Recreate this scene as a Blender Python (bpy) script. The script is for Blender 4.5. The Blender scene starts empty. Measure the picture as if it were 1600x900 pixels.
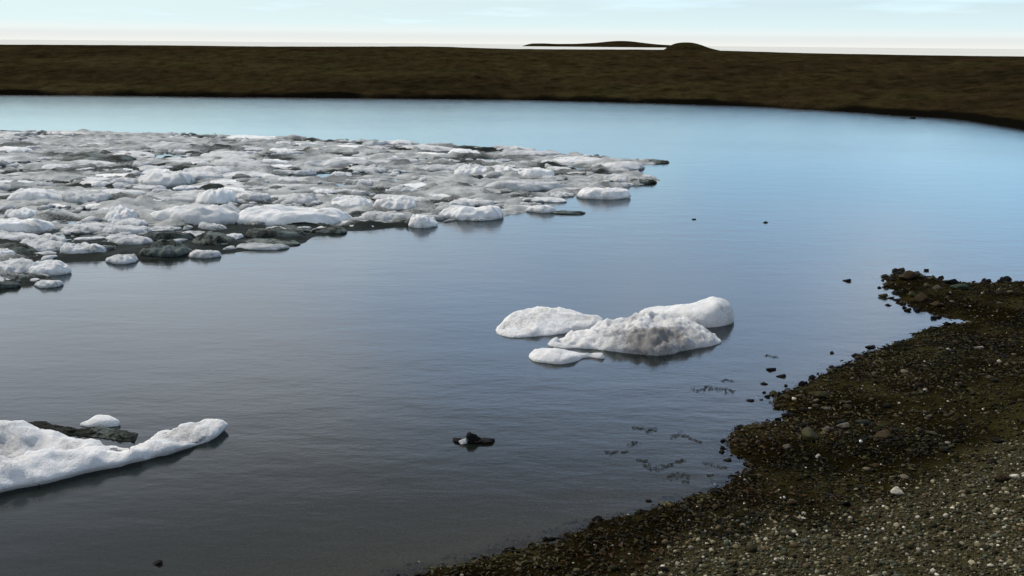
import bpy, math, random
import numpy as np
from mathutils import Matrix, Vector

S = bpy.context.scene
COL = S.collection
R = math.radians
rng = np.random.default_rng(7)
random.seed(7)

# ------------------------------------------------------------------ camera
CAM_H = 4.0
F = 1537.0                      # focal length in pixels of the 1600 px wide photograph
PITCH = math.atan((450 - 69) / F)
ROLL = R(0.54)
fwd = np.array([0, math.cos(PITCH), -math.sin(PITCH)])
up0 = np.array([0, math.sin(PITCH), math.cos(PITCH)])
rt0 = np.array([1.0, 0, 0])
rt = math.cos(ROLL) * rt0 + math.sin(ROLL) * up0
up = -math.sin(ROLL) * rt0 + math.cos(ROLL) * up0
cam = bpy.data.cameras.new('camera')
cam.sensor_width = 36.0
cam.lens = 36.0 * F / 1600.0
cam.clip_start = 0.1
cam.clip_end = 90000
co = bpy.data.objects.new('camera', cam)
COL.objects.link(co)
m = Matrix.Identity(4)
for i in range(3):
    m[i][0], m[i][1], m[i][2] = rt[i], up[i], -fwd[i]
m[2][3] = CAM_H
co.matrix_world = m
S.camera = co

# ------------------------------------------------------------------ light
SUN_EL, SUN_AZ = R(50), R(-52)        # azimuth measured from +Y towards +X
w = bpy.data.worlds.new('World')
S.world = w
w.use_nodes = True
nt = w.node_tree
nt.nodes.clear()
def N(tree, typ, **kw):
    n = tree.nodes.new(typ)
    for k, v in kw.items():
        setattr(n, k, v)
    return n
out = N(nt, 'ShaderNodeOutputWorld')
bg = N(nt, 'ShaderNodeBackground')
sky = N(nt, 'ShaderNodeTexSky', sky_type='NISHITA', sun_disc=False)
sky.sun_elevation = SUN_EL
sky.sun_rotation = SUN_AZ
sky.dust_density = 1.5
sky.ozone_density = 2.0
tc = N(nt, 'ShaderNodeTexCoord')
sep = N(nt, 'ShaderNodeSeparateXYZ')
nt.links.new(tc.outputs['Generated'], sep.inputs[0])
# thin cloud veil: flat cloud layer seen in perspective (direction / height)
mx = N(nt, 'ShaderNodeMath', operation='MAXIMUM'); mx.inputs[1].default_value = 0.0
nt.links.new(sep.outputs['Z'], mx.inputs[0])
ad = N(nt, 'ShaderNodeMath', operation='ADD'); ad.inputs[1].default_value = 0.06
nt.links.new(mx.outputs[0], ad.inputs[0])
dv = N(nt, 'ShaderNodeVectorMath', operation='DIVIDE')
cmb = N(nt, 'ShaderNodeCombineXYZ')
for i in range(3):
    nt.links.new(ad.outputs[0], cmb.inputs[i])
nt.links.new(tc.outputs['Generated'], dv.inputs[0])
nt.links.new(cmb.outputs[0], dv.inputs[1])
no = N(nt, 'ShaderNodeTexNoise')
no.inputs['Scale'].default_value = 0.55
no.inputs['Detail'].default_value = 6
no.inputs['Roughness'].default_value = 0.55
nt.links.new(dv.outputs[0], no.inputs['Vector'])
cr = N(nt, 'ShaderNodeMapRange')
cr.inputs['From Min'].default_value = 0.38
cr.inputs['From Max'].default_value = 0.72
cr.inputs['To Min'].default_value = 0.55
cr.inputs['To Max'].default_value = 1.0
nt.links.new(no.outputs['Fac'], cr.inputs['Value'])
# the veil thickens towards the horizon
hz = N(nt, 'ShaderNodeMapRange')
hz.inputs['From Min'].default_value = 0.0
hz.inputs['From Max'].default_value = 0.14
hz.inputs['To Min'].default_value = 1.0
hz.inputs['To Max'].default_value = 0.0
nt.links.new(sep.outputs['Z'], hz.inputs['Value'])
fm = N(nt, 'ShaderNodeMath', operation='MAXIMUM')
nt.links.new(cr.outputs[0], fm.inputs[0])
nt.links.new(hz.outputs[0], fm.inputs[1])
vr = N(nt, 'ShaderNodeValToRGB')          # brightness of the thin cloud by height: cream, cyan, blue gap, bright bank, dimmer overhead
els = vr.color_ramp.elements
STOPS = [(0.0, (.90, .92, .87)), (0.0035, (.86, .88, .85)), (0.0065, (.80, .845, .84)), (0.011, (.90, .97, .96)), (0.019, (.80, .99, 1.03)), (0.040, (.78, 1.0, 1.08)), (0.06, (1.15, 1.42, 1.42)), (0.12, (.80, 1.36, 1.64)), (0.20, (1.50, 1.72, 1.95)), (0.33, (1.42, 1.58, 1.86)), (0.44, (.46, .52, .62)), (1.0, (.42, .44, .48))]
while len(els) < len(STOPS):
    els.new(0.5)
for k, (p_, c_) in enumerate(STOPS):
    els[k].position = p_
    els[k].color = (c_[0] * .5, c_[1] * .5, c_[2] * .5, 1)
nt.links.new(mx.outputs[0], vr.inputs[0])
vd = N(nt, 'ShaderNodeMixRGB', blend_type='MULTIPLY')
vd.inputs[0].default_value = 1
vd.inputs[2].default_value = (20, 20, 20, 1)
nt.links.new(vr.outputs[0], vd.inputs[1])
mixs = N(nt, 'ShaderNodeMixRGB')
nt.links.new(fm.outputs[0], mixs.inputs[0])
nt.links.new(sky.outputs[0], mixs.inputs[1])
# cloud patches: warm grey bank to the left, blue thin cloud to the right
no2 = N(nt, 'ShaderNodeTexNoise')
no2.inputs['Scale'].default_value = 1.0
no2.inputs['Detail'].default_value = 5
nt.links.new(dv.outputs[0], no2.inputs['Vector'])
cx = N(nt, 'ShaderNodeMath', operation='MULTIPLY_ADD')
nt.links.new(sep.outputs['X'], cx.inputs[0]); cx.inputs[1].default_value = -0.35
nt.links.new(no2.outputs['Fac'], cx.inputs[2])
cf = N(nt, 'ShaderNodeMapRange')
cf.inputs['From Min'].default_value = 0.40; cf.inputs['From Max'].default_value = 0.62
nt.links.new(cx.outputs[0], cf.inputs['Value'])
hue = N(nt, 'ShaderNodeMixRGB')
hue.inputs[1].default_value = (0.80, 0.93, 1.10, 1)
hue.inputs[2].default_value = (1.20, 1.10, 1.02, 1)
nt.links.new(cf.outputs[0], hue.inputs[0])
hz4 = N(nt, 'ShaderNodeMapRange')
hz4.inputs['From Min'].default_value = 0.03; hz4.inputs['From Max'].default_value = 0.12
nt.links.new(sep.outputs['Z'], hz4.inputs['Value'])
vh = N(nt, 'ShaderNodeMixRGB', blend_type='MULTIPLY')
nt.links.new(hz4.outputs[0], vh.inputs[0])
nt.links.new(vd.outputs[0], vh.inputs[1]); nt.links.new(hue.outputs[0], vh.inputs[2])
nt.links.new(vh.outputs[0], mixs.inputs[2])
nt.links.new(mixs.outputs[0], bg.inputs['Color'])
bg.inputs['Strength'].default_value = 0.10
nt.links.new(bg.outputs[0], out.inputs[0])

sl = bpy.data.lights.new('sun', 'SUN')
sl.energy = 3.6
sl.angle = R(2.5)
sl.color = (1.0, 0.95, 0.88)
so = bpy.data.objects.new('sun', sl)
COL.objects.link(so)
sd_ = Vector((math.sin(SUN_AZ) * math.cos(SUN_EL), math.cos(SUN_AZ) * math.cos(SUN_EL), math.sin(SUN_EL)))
so.rotation_euler = sd_.to_track_quat('Z', 'Y').to_euler()
so.location = (0, 0, 60)

S.view_settings.view_transform = 'Standard'
S.view_settings.look = 'None'
S.view_settings.gamma = 1
S.view_settings.exposure = 0.0

# ------------------------------------------------------------------ helpers
def G(u, v, z=0.0):
    """point of the level plane z seen at photograph pixel (u, v)"""
    d = fwd * F + rt * (u - 800) - up * (v - 450)
    t = (z - CAM_H) / d[2]
    p = np.array([0, 0, CAM_H]) + d * t
    return p

def _hash(ix, iy, iz, seed):
    h = (ix * 374761393 + iy * 668265263 + iz * 2147483647 + seed * 1274126177) & 0xFFFFFFFF
    h = ((h ^ (h >> 13)) * 1274126177) & 0xFFFFFFFF
    h = ((h ^ (h >> 16)) * 2246822519) & 0xFFFFFFFF
    h = h ^ (h >> 15)
    return (h & 0xFFFFFF) / float(0xFFFFFF)

def vnoise(x, y, z=None, seed=0):
    x = np.asarray(x, float); y = np.asarray(y, float)
    z = np.zeros_like(x) if z is None else np.asarray(z, float)
    x0 = np.floor(x).astype(np.int64); y0 = np.floor(y).astype(np.int64); z0 = np.floor(z).astype(np.int64)
    fx, fy, fz = x - x0, y - y0, z - z0
    fx = fx * fx * fx * (fx * (fx * 6 - 15) + 10)
    fy = fy * fy * fy * (fy * (fy * 6 - 15) + 10)
    fz = fz * fz * fz * (fz * (fz * 6 - 15) + 10)
    r = 0
    for dz in (0, 1):
        wz = fz if dz else 1 - fz
        for dy in (0, 1):
            wy = fy if dy else 1 - fy
            for dx in (0, 1):
                wx = fx if dx else 1 - fx
                r = r + wx * wy * wz * _hash(x0 + dx, y0 + dy, z0 + dz, seed)
    return r * 2 - 1

def fbm(x, y, scale=1.0, octv=4, seed=0, z=None, gain=0.5):
    a, s, t, nrm = 1.0, scale, 0, 0
    for o in range(octv):
        t = t + a * vnoise(x * s + 13.7 * o, y * s - 7.1 * o, None if z is None else z * s, seed + o)
        nrm += a
        a *= gain
        s *= 2.03
    return t / nrm

def poly_sdf(P, X, Y):
    """signed distance to polygon P (n,2), positive inside"""
    d2 = np.full(X.shape, 1e18)
    ins = np.zeros(X.shape, bool)
    n = len(P)
    for i in range(n):
        ax, ay = P[i]; bx, by = P[(i + 1) % n]
        ex, ey = bx - ax, by - ay
        L = ex * ex + ey * ey
        if L < 1e-12:
            continue
        t = np.clip(((X - ax) * ex + (Y - ay) * ey) / L, 0, 1)
        dx, dy = X - ax - t * ex, Y - ay - t * ey
        d2 = np.minimum(d2, dx * dx + dy * dy)
        if abs(by - ay) > 1e-12:
            c = ((ay > Y) != (by > Y)) & (X < (bx - ax) * (Y - ay) / (by - ay) + ax)
            ins ^= c
    return np.where(ins, 1, -1) * np.sqrt(d2)

def chaikin(P, n=2):
    P = np.asarray(P, float)
    for _ in range(n):
        Q = np.roll(P, -1, 0)
        P = np.stack([0.75 * P + 0.25 * Q, 0.25 * P + 0.75 * Q], 1).reshape(-1, 2)
    return P

def mesh_obj(name, V, Fc, mat, parent=None, smooth=True, attrs=None):
    V = np.asarray(V, float); Fc = np.asarray(Fc, np.int64)
    me = bpy.data.meshes.new(name)
    k = Fc.shape[1]
    me.vertices.add(len(V)); me.vertices.foreach_set('co', V.ravel())
    me.loops.add(Fc.size); me.loops.foreach_set('vertex_index', Fc.ravel().astype(np.int32))
    me.polygons.add(len(Fc))
    me.polygons.foreach_set('loop_start', np.arange(0, Fc.size, k, dtype=np.int32))
    me.polygons.foreach_set('loop_total', np.full(len(Fc), k, np.int32))
    me.polygons.foreach_set('use_smooth', np.full(len(Fc), smooth, bool))
    me.update(calc_edges=True)
    for an, av in (attrs or {}).items():
        av = np.asarray(av, float)
        if av.ndim == 1:
            a = me.attributes.new(an, 'FLOAT', 'POINT')
            a.data.foreach_set('value', av)
        else:
            a = me.attributes.new(an, 'FLOAT_COLOR', 'POINT')
            a.data.foreach_set('color', np.concatenate([av, np.ones((len(av), 1))], 1).ravel())
    me.materials.append(mat)
    o = bpy.data.objects.new(name, me)
    COL.objects.link(o)
    if parent:
        o.parent = parent
    return o

def grid_faces(nx, ny, keep=None):
    i = np.arange(ny - 1)[:, None] * nx + np.arange(nx - 1)[None, :]
    f = np.stack([i, i + 1, i + nx + 1, i + nx], -1)
    if keep is not None:
        kk = keep[:-1, :-1] & keep[1:, :-1] & keep[:-1, 1:] & keep[1:, 1:]
        return f[kk]
    return f.reshape(-1, 4)

def compact(V, Fc, *arrs):
    used = np.unique(Fc)
    mp = np.full(len(V), -1, np.int64); mp[used] = np.arange(len(used))
    return (V[used], mp[Fc]) + tuple(a[used] for a in arrs)

def tag(o, label=None, cat=None, group=None, kind=None):
    for k, v in (('label', label), ('category', cat), ('group', group), ('kind', kind)):
        if v:
            o[k] = v
    return o

def steps(*segs):
    """concatenated coordinates: (start, end, step)..."""
    c = []
    for a, b, s in segs:
        c.append(np.arange(a, b - 1e-6, s))
    c.append(np.array([segs[-1][1]]))
    return np.concatenate(c)

# ------------------------------------------------------------------ materials
def new_mat(name):
    mt = bpy.data.materials.new(name)
    mt.use_nodes = True
    t = mt.node_tree
    t.nodes.clear()
    o = N(t, 'ShaderNodeOutputMaterial')
    p = N(t, 'ShaderNodeBsdfPrincipled')
    t.links.new(p.outputs[0], o.inputs[0])
    return mt, t, p, o

def noise_node(t, scale, detail=4, rough=0.55, vec=None, scl=None):
    n = N(t, 'ShaderNodeTexNoise')
    n.inputs['Scale'].default_value = scale
    n.inputs['Detail'].default_value = detail
    n.inputs['Roughness'].default_value = rough
    if vec is not None:
        if scl is not None:
            mp = N(t, 'ShaderNodeMapping')
            mp.inputs['Scale'].default_value = scl
            t.links.new(vec, mp.inputs['Vector'])
            vec = mp.outputs[0]
        t.links.new(vec, n.inputs['Vector'])
    return n

def ramp(t, fac, stops):
    r = N(t, 'ShaderNodeValToRGB')
    e = r.color_ramp.elements
    while len(e) < len(stops):
        e.new(0.5)
    for k, (p, c) in enumerate(stops):
        e[k].position = p
        e[k].color = (*c, 1)
    t.links.new(fac, r.inputs[0])
    return r.outputs[0]

def mixc(t, fac, a, b, mode='MIX'):
    x = N(t, 'ShaderNodeMixRGB', blend_type=mode)
    for k, s in ((0, fac), (1, a), (2, b)):
        if isinstance(s, (int, float)):
            x.inputs[k].default_value = s
        elif isinstance(s, tuple):
            x.inputs[k].default_value = (*s, 1)
        else:
            t.links.new(s, x.inputs[k])
    return x.outputs[0]

def rng_node(t, val, a, b, c=0.0, d=1.0):
    x = N(t, 'ShaderNodeMapRange')
    x.inputs[1].default_value = a; x.inputs[2].default_value = b
    x.inputs[3].default_value = c; x.inputs[4].default_value = d
    t.links.new(val, x.inputs[0])
    return x.outputs[0]

def bump(t, p, h, strength, dist):
    b = N(t, 'ShaderNodeBump')
    b.inputs['Strength'].default_value = strength
    b.inputs['Distance'].default_value = dist
    t.links.new(h, b.inputs['Height'])
    t.links.new(b.outputs[0], p.inputs['Normal'])
    return b

def ice_mat(name, clean, grey, dirt, dirt_lo, dirt_hi, spec=0.3):
    mt, t, p, o = new_mat(name)
    g = N(t, 'ShaderNodeNewGeometry')
    oi = N(t, 'ShaderNodeObjectInfo')
    vec = g.outputs['Position']
    n1 = noise_node(t, 2.2, 5, 0.6, vec)
    n2 = noise_node(t, 28.0, 4, 0.65, vec)
    n3 = noise_node(t, 90.0, 2, 0.6, vec)
    c = mixc(t, rng_node(t, n1.outputs['Fac'], 0.36, 0.66), clean, grey)
    at = N(t, 'ShaderNodeAttribute', attribute_name='dirt')  # dirt amount; also carries painted shade on some ice
    sm = N(t, 'ShaderNodeMath', operation='MULTIPLY_ADD')
    t.links.new(n2.outputs['Fac'], sm.inputs[0])
    sm.inputs[1].default_value = 1.3
    t.links.new(at.outputs['Fac'], sm.inputs[2])
    c = mixc(t, rng_node(t, sm.outputs[0], dirt_lo, dirt_hi), c, dirt)
    # fine grit frozen in the surface
    c = mixc(t, rng_node(t, n3.outputs['Fac'], 0.64, 0.74, 0, 0.4), c, (0.10, 0.085, 0.07))
    # floes differ a little in brightness
    v = N(t, 'ShaderNodeHueSaturation')
    t.links.new(rng_node(t, oi.outputs['Random'], 0, 1, 0.84, 1.04), v.inputs['Value'])
    t.links.new(c, v.inputs['Color'])
    t.links.new(v.outputs[0], p.inputs['Base Color'])
    p.inputs['Roughness'].default_value = 0.6
    p.inputs['Specular IOR Level'].default_value = spec
    if spec > 0.1:                     # snow ice lets a little light through
        p.inputs['Subsurface Weight'].default_value = 0.3
        p.inputs['Subsurface Radius'].default_value = (0.6, 0.8, 1.0)
        p.inputs['Subsurface Scale'].default_value = 0.05
    ah = N(t, 'ShaderNodeMath', operation='ADD')
    t.links.new(n2.outputs['Fac'], ah.inputs[0]); t.links.new(n3.outputs['Fac'], ah.inputs[1])
    bump(t, p, ah.outputs[0], 0.7, 0.045)
    return mt

M_ICE = ice_mat('white_ice', (0.88, 0.86, 0.82), (0.70, 0.70, 0.68), (0.235, 0.225, 0.21), 0.78, 1.8)
M_ICE_GREY = ice_mat('grey_ice', (0.69, 0.675, 0.655), (0.44, 0.455, 0.44), (0.14, 0.155, 0.145), 0.75, 1.45)
M_BRASH = ice_mat('slush_ice', (0.56, 0.565, 0.545), (0.27, 0.29, 0.275), (0.016, 0.022, 0.019), 0.6, 1.25, 0.03)
M_ICE_DARK = ice_mat('dirty_shaded_ice', (0.20, 0.225, 0.205), (0.055, 0.07, 0.06), (0.016, 0.018, 0.013), 0.5, 1.0, 0.05)  # dirty floes; also ice coloured to stand for shade and dark water

def rock_mat(name):
    mt, t, p, o = new_mat(name)
    at = N(t, 'ShaderNodeAttribute', attribute_name='tint')
    g = N(t, 'ShaderNodeNewGeometry')
    n = noise_node(t, 45, 4, 0.6, g.outputs['Position'])
    c = mixc(t, 1.0, at.outputs['Color'], ramp(t, n.outputs['Fac'], [(0.3, (0.55, 0.55, 0.55)), (0.7, (1.25, 1.2, 1.15))]), 'MULTIPLY')
    t.links.new(c, p.inputs['Base Color'])
    p.inputs['Roughness'].default_value = 0.7
    p.inputs['Specular IOR Level'].default_value = 0.06
    bump(t, p, n.outputs['Fac'], 0.5, 0.01)
    return mt
M_ROCK = rock_mat('shore_stone')

def weed_mat():
    mt, t, p, o = new_mat('seaweed')
    at = N(t, 'ShaderNodeAttribute', attribute_name='tint')
    t.links.new(at.outputs['Color'], p.inputs['Base Color'])
    p.inputs['Roughness'].default_value = 0.55
    p.inputs['Specular IOR Level'].default_value = 0.06
    return mt
M_WEED = weed_mat()

def shore_mat():
    mt, t, p, o = new_mat('shore_gravel')
    g = N(t, 'ShaderNodeNewGeometry')
    vec = g.outputs['Position']
    at = N(t, 'ShaderNodeAttribute', attribute_name='inland')
    n1 = noise_node(t, 1.3, 5, 0.6, vec)
    n2 = noise_node(t, 40, 3, 0.6, vec)
    wet = ramp(t, n1.outputs['Fac'], [(0.3, (0.003, 0.0025, 0.001)), (0.5, (0.008, 0.006, 0.002)), (0.7, (0.030, 0.026, 0.009))])
    dry = ramp(t, n2.outputs['Fac'], [(0.3, (0.012, 0.011, 0.005)), (0.7, (0.050, 0.045, 0.023))])
    ad = N(t, 'ShaderNodeMath', operation='MULTIPLY_ADD')
    t.links.new(n1.outputs['Fac'], ad.inputs[0]); ad.inputs[1].default_value = 0.6
    t.links.new(at.outputs['Fac'], ad.inputs[2])
    c = mixc(t, rng_node(t, ad.outputs[0], 0.15, 0.5), wet, dry)
    sa = N(t, 'ShaderNodeAttribute', attribute_name='silt')
    c = mixc(t, sa.outputs['Fac'], c, ramp(t, n2.outputs['Fac'], [(0.3, (0.035, 0.030, 0.020)), (0.7, (0.085, 0.075, 0.055))]))
    t.links.new(c, p.inputs['Base Color'])
    p.inputs['Roughness'].default_value = 0.75
    p.inputs['Specular IOR Level'].default_value = 0.0; p.inputs['IOR'].default_value = 1.0
    bump(t, p, n2.outputs['Fac'], 0.8, 0.03)
    return mt
M_SHORE = shore_mat()

def tundra_mat(name, dark=1.0):
    mt, t, p, o = new_mat(name)
    g = N(t, 'ShaderNodeNewGeometry')
    vec = g.outputs['Position']
    n1 = noise_node(t, 0.09, 6, 0.6, vec, (0.5, 1.2, 1))
    n2 = noise_node(t, 1.1, 6, 0.7, vec, (0.7, 0.5, 1))
    c = ramp(t, n1.outputs['Fac'], [(0.30, (0.014, 0.011, 0.005)), (0.45, (0.022, 0.0155, 0.007)), (0.58, (0.025, 0.0205, 0.008)), (0.72, (0.038, 0.027, 0.013))])
    c = mixc(t, 1.0, c, ramp(t, n2.outputs['Fac'], [(0.32, (0.35 * dark,) * 3), (0.7, (1.35 * dark,) * 3)]), 'MULTIPLY')
    wa = N(t, 'ShaderNodeAttribute', attribute_name='peat')
    c = mixc(t, wa.outputs['Fac'], c, (0.0035, 0.003, 0.002))
    t.links.new(c, p.inputs['Base Color'])
    p.inputs['Roughness'].default_value = 0.9
    p.inputs['Specular IOR Level'].default_value = 0.0; p.inputs['IOR'].default_value = 1.0
    bump(t, p, n2.outputs['Fac'], 0.9, 0.3)
    return mt
M_TUNDRA = tundra_mat('dark_tundra')
M_HILL = tundra_mat('headland_rock', 0.8)

def sea_ice_mat():
    mt, t, p, o = new_mat('sea_ice')
    g = N(t, 'ShaderNodeNewGeometry')
    n = noise_node(t, 0.004, 6, 0.6, g.outputs['Position'], (0.25, 1, 1))
    c = ramp(t, n.outputs['Fac'], [(0.38, (0.50, 0.495, 0.45)), (0.62, (0.58, 0.575, 0.53))])
    t.links.new(c, p.inputs['Base Color'])
    p.inputs['Roughness'].default_value = 0.9
    p.inputs['Specular IOR Level'].default_value = 0.0
    return mt
M_SEAICE = sea_ice_mat()

def water_mat():
    mt, t, p, o = new_mat('lagoon_water')
    t.nodes.remove(p)
    g = N(t, 'ShaderNodeNewGeometry')
    vec = g.outputs['Position']
    r1 = noise_node(t, 1.5, 5, 0.6, vec, (0.45, 1.0, 1.0))
    r2 = noise_node(t, 7.0, 4, 0.6, vec, (0.5, 1.0, 1.0))
    patch = noise_node(t, 0.07, 3, 0.5, vec, (0.4, 1.0, 1.0))
    a = N(t, 'ShaderNodeMath', operation='MULTIPLY_ADD')
    t.links.new(r2.outputs['Fac'], a.inputs[0]); a.inputs[1].default_value = 0.22
    t.links.new(r1.outputs['Fac'], a.inputs[2])
    b = N(t, 'ShaderNodeBump')
    b.inputs['Distance'].default_value = 0.10
    t.links.new(rng_node(t, patch.outputs['Fac'], 0.35, 0.65, 0.035, 0.15), b.inputs['Strength'])
    t.links.new(a.outputs[0], b.inputs['Height'])
    gl = N(t, 'ShaderNodeBsdfGlossy')
    gl.inputs['Roughness'].default_value = 0.13
    gl.inputs['Color'].default_value = (0.93, 0.97, 1.0, 1)
    t.links.new(b.outputs[0], gl.inputs['Normal'])
    df = N(t, 'ShaderNodeBsdfDiffuse')
    df.inputs['Color'].default_value = (0.005, 0.0085, 0.0055, 1)
    tr = N(t, 'ShaderNodeBsdfTransparent')
    tr.inputs['Color'].default_value = (0.90, 0.92, 0.88, 1)
    cl = N(t, 'ShaderNodeAttribute', attribute_name='clarity')
    body = N(t, 'ShaderNodeMixShader')
    t.links.new(cl.outputs['Fac'], body.inputs[0])
    t.links.new(df.outputs[0], body.inputs[1]); t.links.new(tr.outputs[0], body.inputs[2])
    fr = N(t, 'ShaderNodeFresnel')
    fr.inputs['IOR'].default_value = 1.33
    t.links.new(b.outputs[0], fr.inputs['Normal'])
    ms = N(t, 'ShaderNodeMixShader')
    t.links.new(fr.outputs[0], ms.inputs[0])
    t.links.new(body.outputs[0], ms.inputs[1]); t.links.new(gl.outputs[0], ms.inputs[2])
    t.links.new(ms.outputs[0], o.inputs[0])
    return mt
M_WATER = water_mat()

def plain_mat(name, col, rough=0.8):
    mt, t, p, o = new_mat(name)
    g = N(t, 'ShaderNodeNewGeometry')
    n = noise_node(t, 0.5, 5, 0.6, g.outputs['Position'])
    c = mixc(t, 1.0, col, ramp(t, n.outputs['Fac'], [(0.3, (0.6,) * 3), (0.7, (1.3,) * 3)]), 'MULTIPLY')
    t.links.new(c, p.inputs['Base Color'])
    p.inputs['Roughness'].default_value = rough
    return mt
M_BED = plain_mat('lagoon_mud', (0.05, 0.048, 0.035))

# ------------------------------------------------------------------ the setting
SHORE_PX = [(1600, 440), (1570, 441), (1520, 442), (1480, 441), (1452, 434), (1425, 423), (1400, 427), (1383, 434),
            (1393, 450), (1402, 466), (1420, 480), (1455, 491), (1512, 503), (1470, 511), (1430, 523), (1388, 543),
            (1345, 558), (1300, 578), (1262, 598), (1225, 612), (1205, 625), (1222, 640), (1240, 649), (1205, 663),
            (1160, 672), (1132, 686), (1135, 703), (1165, 720), (1182, 730), (1160, 744), (1140, 757), (1095, 776),
            (1040, 790), (985, 808), (930, 822), (880, 840), (820, 858), (760, 876), (700, 888), (600, 912), (420, 960), (150, 1030)]
sh = [tuple(G(u, v)[:2]) for u, v in SHORE_PX]
e0, e1 = sh[0], sh[-1]
LAND = np.array([(130, 16.0), (60, 15.5), (30, 16.2), (e0[0] + 6, e0[1] - 0.3), (e0[0] + 2.5, e0[1] + 0.1)] + sh +
                [(e1[0] - 2, e1[1] - 0.5), (-14, 3.0), (-40, -2), (-130, -20), (-130, -130), (130, -130)])

def land_height(X, Y):
    sd = poly_sdf(LAND, X, Y)
    warp = 0.10 * fbm(X, Y, 2.3, 3, 11) + 0.05 * fbm(X, Y, 8.0, 2, 15)
    d = sd + np.where(np.abs(sd) < 3, warp, 0)
    dp = np.maximum(d, 0)
    q = np.minimum(dp, 6.5)
    zi = 0.035 * (1 - np.exp(-dp / 0.12)) + 0.06 * q + 0.037 * q * q + 0.02 * np.maximum(dp - 6.5, 0)
    zi = np.minimum(zi, 4.0) + 0.022 * fbm(X, Y, 3.0, 4, 21) * np.clip(dp / 0.3, 0, 1) + 0.05 * fbm(X, Y, 0.7, 3, 25) * np.clip(dp / 1.5, 0, 1)
    dn = np.minimum(d, 0)
    zo = -0.05 * (1 - np.exp(dn / 0.15)) + 0.075 * dn + 0.02 * fbm(X, Y, 2.5, 3, 31) * np.clip(-dn / 0.5, 0, 1)
    zo = np.maximum(zo, -2.0)
    return np.where(d > 0, zi, zo), d

xs = steps((-130, -14, 6), (-14, -4, 0.4), (-4, 0, 0.1), (0, 12, 0.045), (12, 18, 0.15), (18, 130, 5))
ys = steps((-130, -6, 6), (-6, 4, 0.3), (4, 6.5, 0.08), (6.5, 16.5, 0.05), (16.5, 20, 0.12), (20, 40, 1.5))
X, Y = np.meshgrid(xs, ys)
Z, D = land_height(X, Y)
GL0 = np.array([G(u, v)[:2] for u, v in [(940, 925), (1080, 888), (1190, 862), (1300, 832), (1450, 795), (1530, 762), (1640, 735), (1900, 690)]] + [(30, -20), (-6, -20), (-6, 4)])
UPS = poly_sdf(GL0, X, Y) + 0.5 * fbm(X, Y, 1.4, 4, 91)
o = mesh_obj('shore', np.stack([X, Y, Z], -1).reshape(-1, 3), grid_faces(len(xs), len(ys)), M_SHORE, attrs={'inland': UPS.ravel(), 'silt': np.clip((-0.03 - Z) / 0.04, 0, 1).ravel()})
tag(o, kind='structure')

xs = steps((-400, -16, 12), (-16, -4, 0.5), (-4, 13, 0.12), (13, 20, 0.5), (20, 400, 12))
ys = steps((-10, 5, 1.0), (5, 20, 0.12), (20, 30, 0.6), (30, 150, 6))
X, Y = np.meshgrid(xs, ys)
Zb, D = land_height(X, Y)
cl = np.exp(np.minimum(Zb, 0) / 0.17)
cl = np.where(D < -6, 0, cl)
o = mesh_obj('lagoon_water', np.stack([X, Y, 0 * X], -1).reshape(-1, 3), grid_faces(len(xs), len(ys)), M_WATER, attrs={'clarity': cl.ravel()})
tag(o, kind='structure')

# lagoon bed and base ground, one sheet to the horizon
def flat(name, x0, x1, y0, y1, z, mat):
    o = mesh_obj(name, [(x0, y0, z), (x1, y0, z), (x1, y1, z), (x0, y1, z)], [(0, 1, 2, 3)], mat)
    return tag(o, kind='structure')
flat('ground', -40000, 40000, -40000, 40000, -2.6, M_BED)
flat('sea_ice', -40000, 40000, 175, 40000, -0.02, M_SEAICE)

# far bank: waterline and crest read from the photograph, laid out at their distances
WL = [(-2600, 150), (-1200, 148), (-400, 147), (0, 148), (200, 149.5), (400, 152), (600, 153.5), (800, 155.5), (1000, 160), (1200, 167), (1350, 176),
      (1400, 180), (1480, 184), (1530, 191), (1600, 202), (1750, 230), (2000, 275), (2600, 370)]
CR = [(-2600, 62), (-400, 69), (0, 70.5), (150, 71), (260, 71.5), (420, 73.5), (560, 73.5), (680, 73), (780, 77), (900, 78), (1000, 78), (1060, 79), (1130, 80), (1250, 84), (1400, 87), (1600, 90), (2000, 94), (2600, 104)]
us = np.concatenate([np.arange(-2600, -50, 50), np.arange(-50, 1650, 2.5), np.arange(1650, 2600, 40)])
wv = np.interp(us, [p[0] for p in WL], [p[1] for p in WL])
wv = np.convolve(np.pad(wv, 8, 'edge'), np.ones(17) / 17, 'valid')
cv = np.interp(us, [p[0] for p in CR], [p[1] for p in CR])
cv = np.convolve(np.pad(cv, 12, 'edge'), np.ones(25) / 25, 'valid')
ss = np.concatenate([[-14, -6, -3], np.arange(-1.6, 3, 0.2), np.arange(3, 48, 0.6), np.arange(48, 150, 6), [160, 220]])
rows = []
for k, (u, v) in enumerate(zip(us, wv)):
    p = G(u, v)
    r0 = math.hypot(p[0], p[1])
    dirv = p[:2] / r0
    dd = fwd * F + rt * (u - 800) - up * (cv[k] - 450)
    slope = dd[2] / math.hypot(dd[0], dd[1])
    SC = 40.0
    zc = CAM_H + slope * (r0 + SC)
    rows.append((dirv, r0, zc))
dirs = np.array([r[0] for r in rows]); r0 = np.array([r[1] for r in rows]); zc = np.array([r[2] for r in rows])
RR = r0[:, None] + ss[None, :]
X = dirs[:, 0:1] * RR; Y = dirs[:, 1:2] * RR
sW = ss[None, :] + 0.55 * fbm(X, Y, 0.25, 4, 41)
prof = np.where(sW < 0, 0.12 * sW, 0)
tt = np.clip(sW / 40.0, 0, 1)
bluff = 0.32 * (1 - np.exp(-np.maximum(sW, 0) / 0.35))
up_ = bluff + (zc[:, None] - 0.32) * (1.35 * tt - 0.35 * tt * tt * tt - 0.0) * np.where(tt >= 1, 1, 1)
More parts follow.
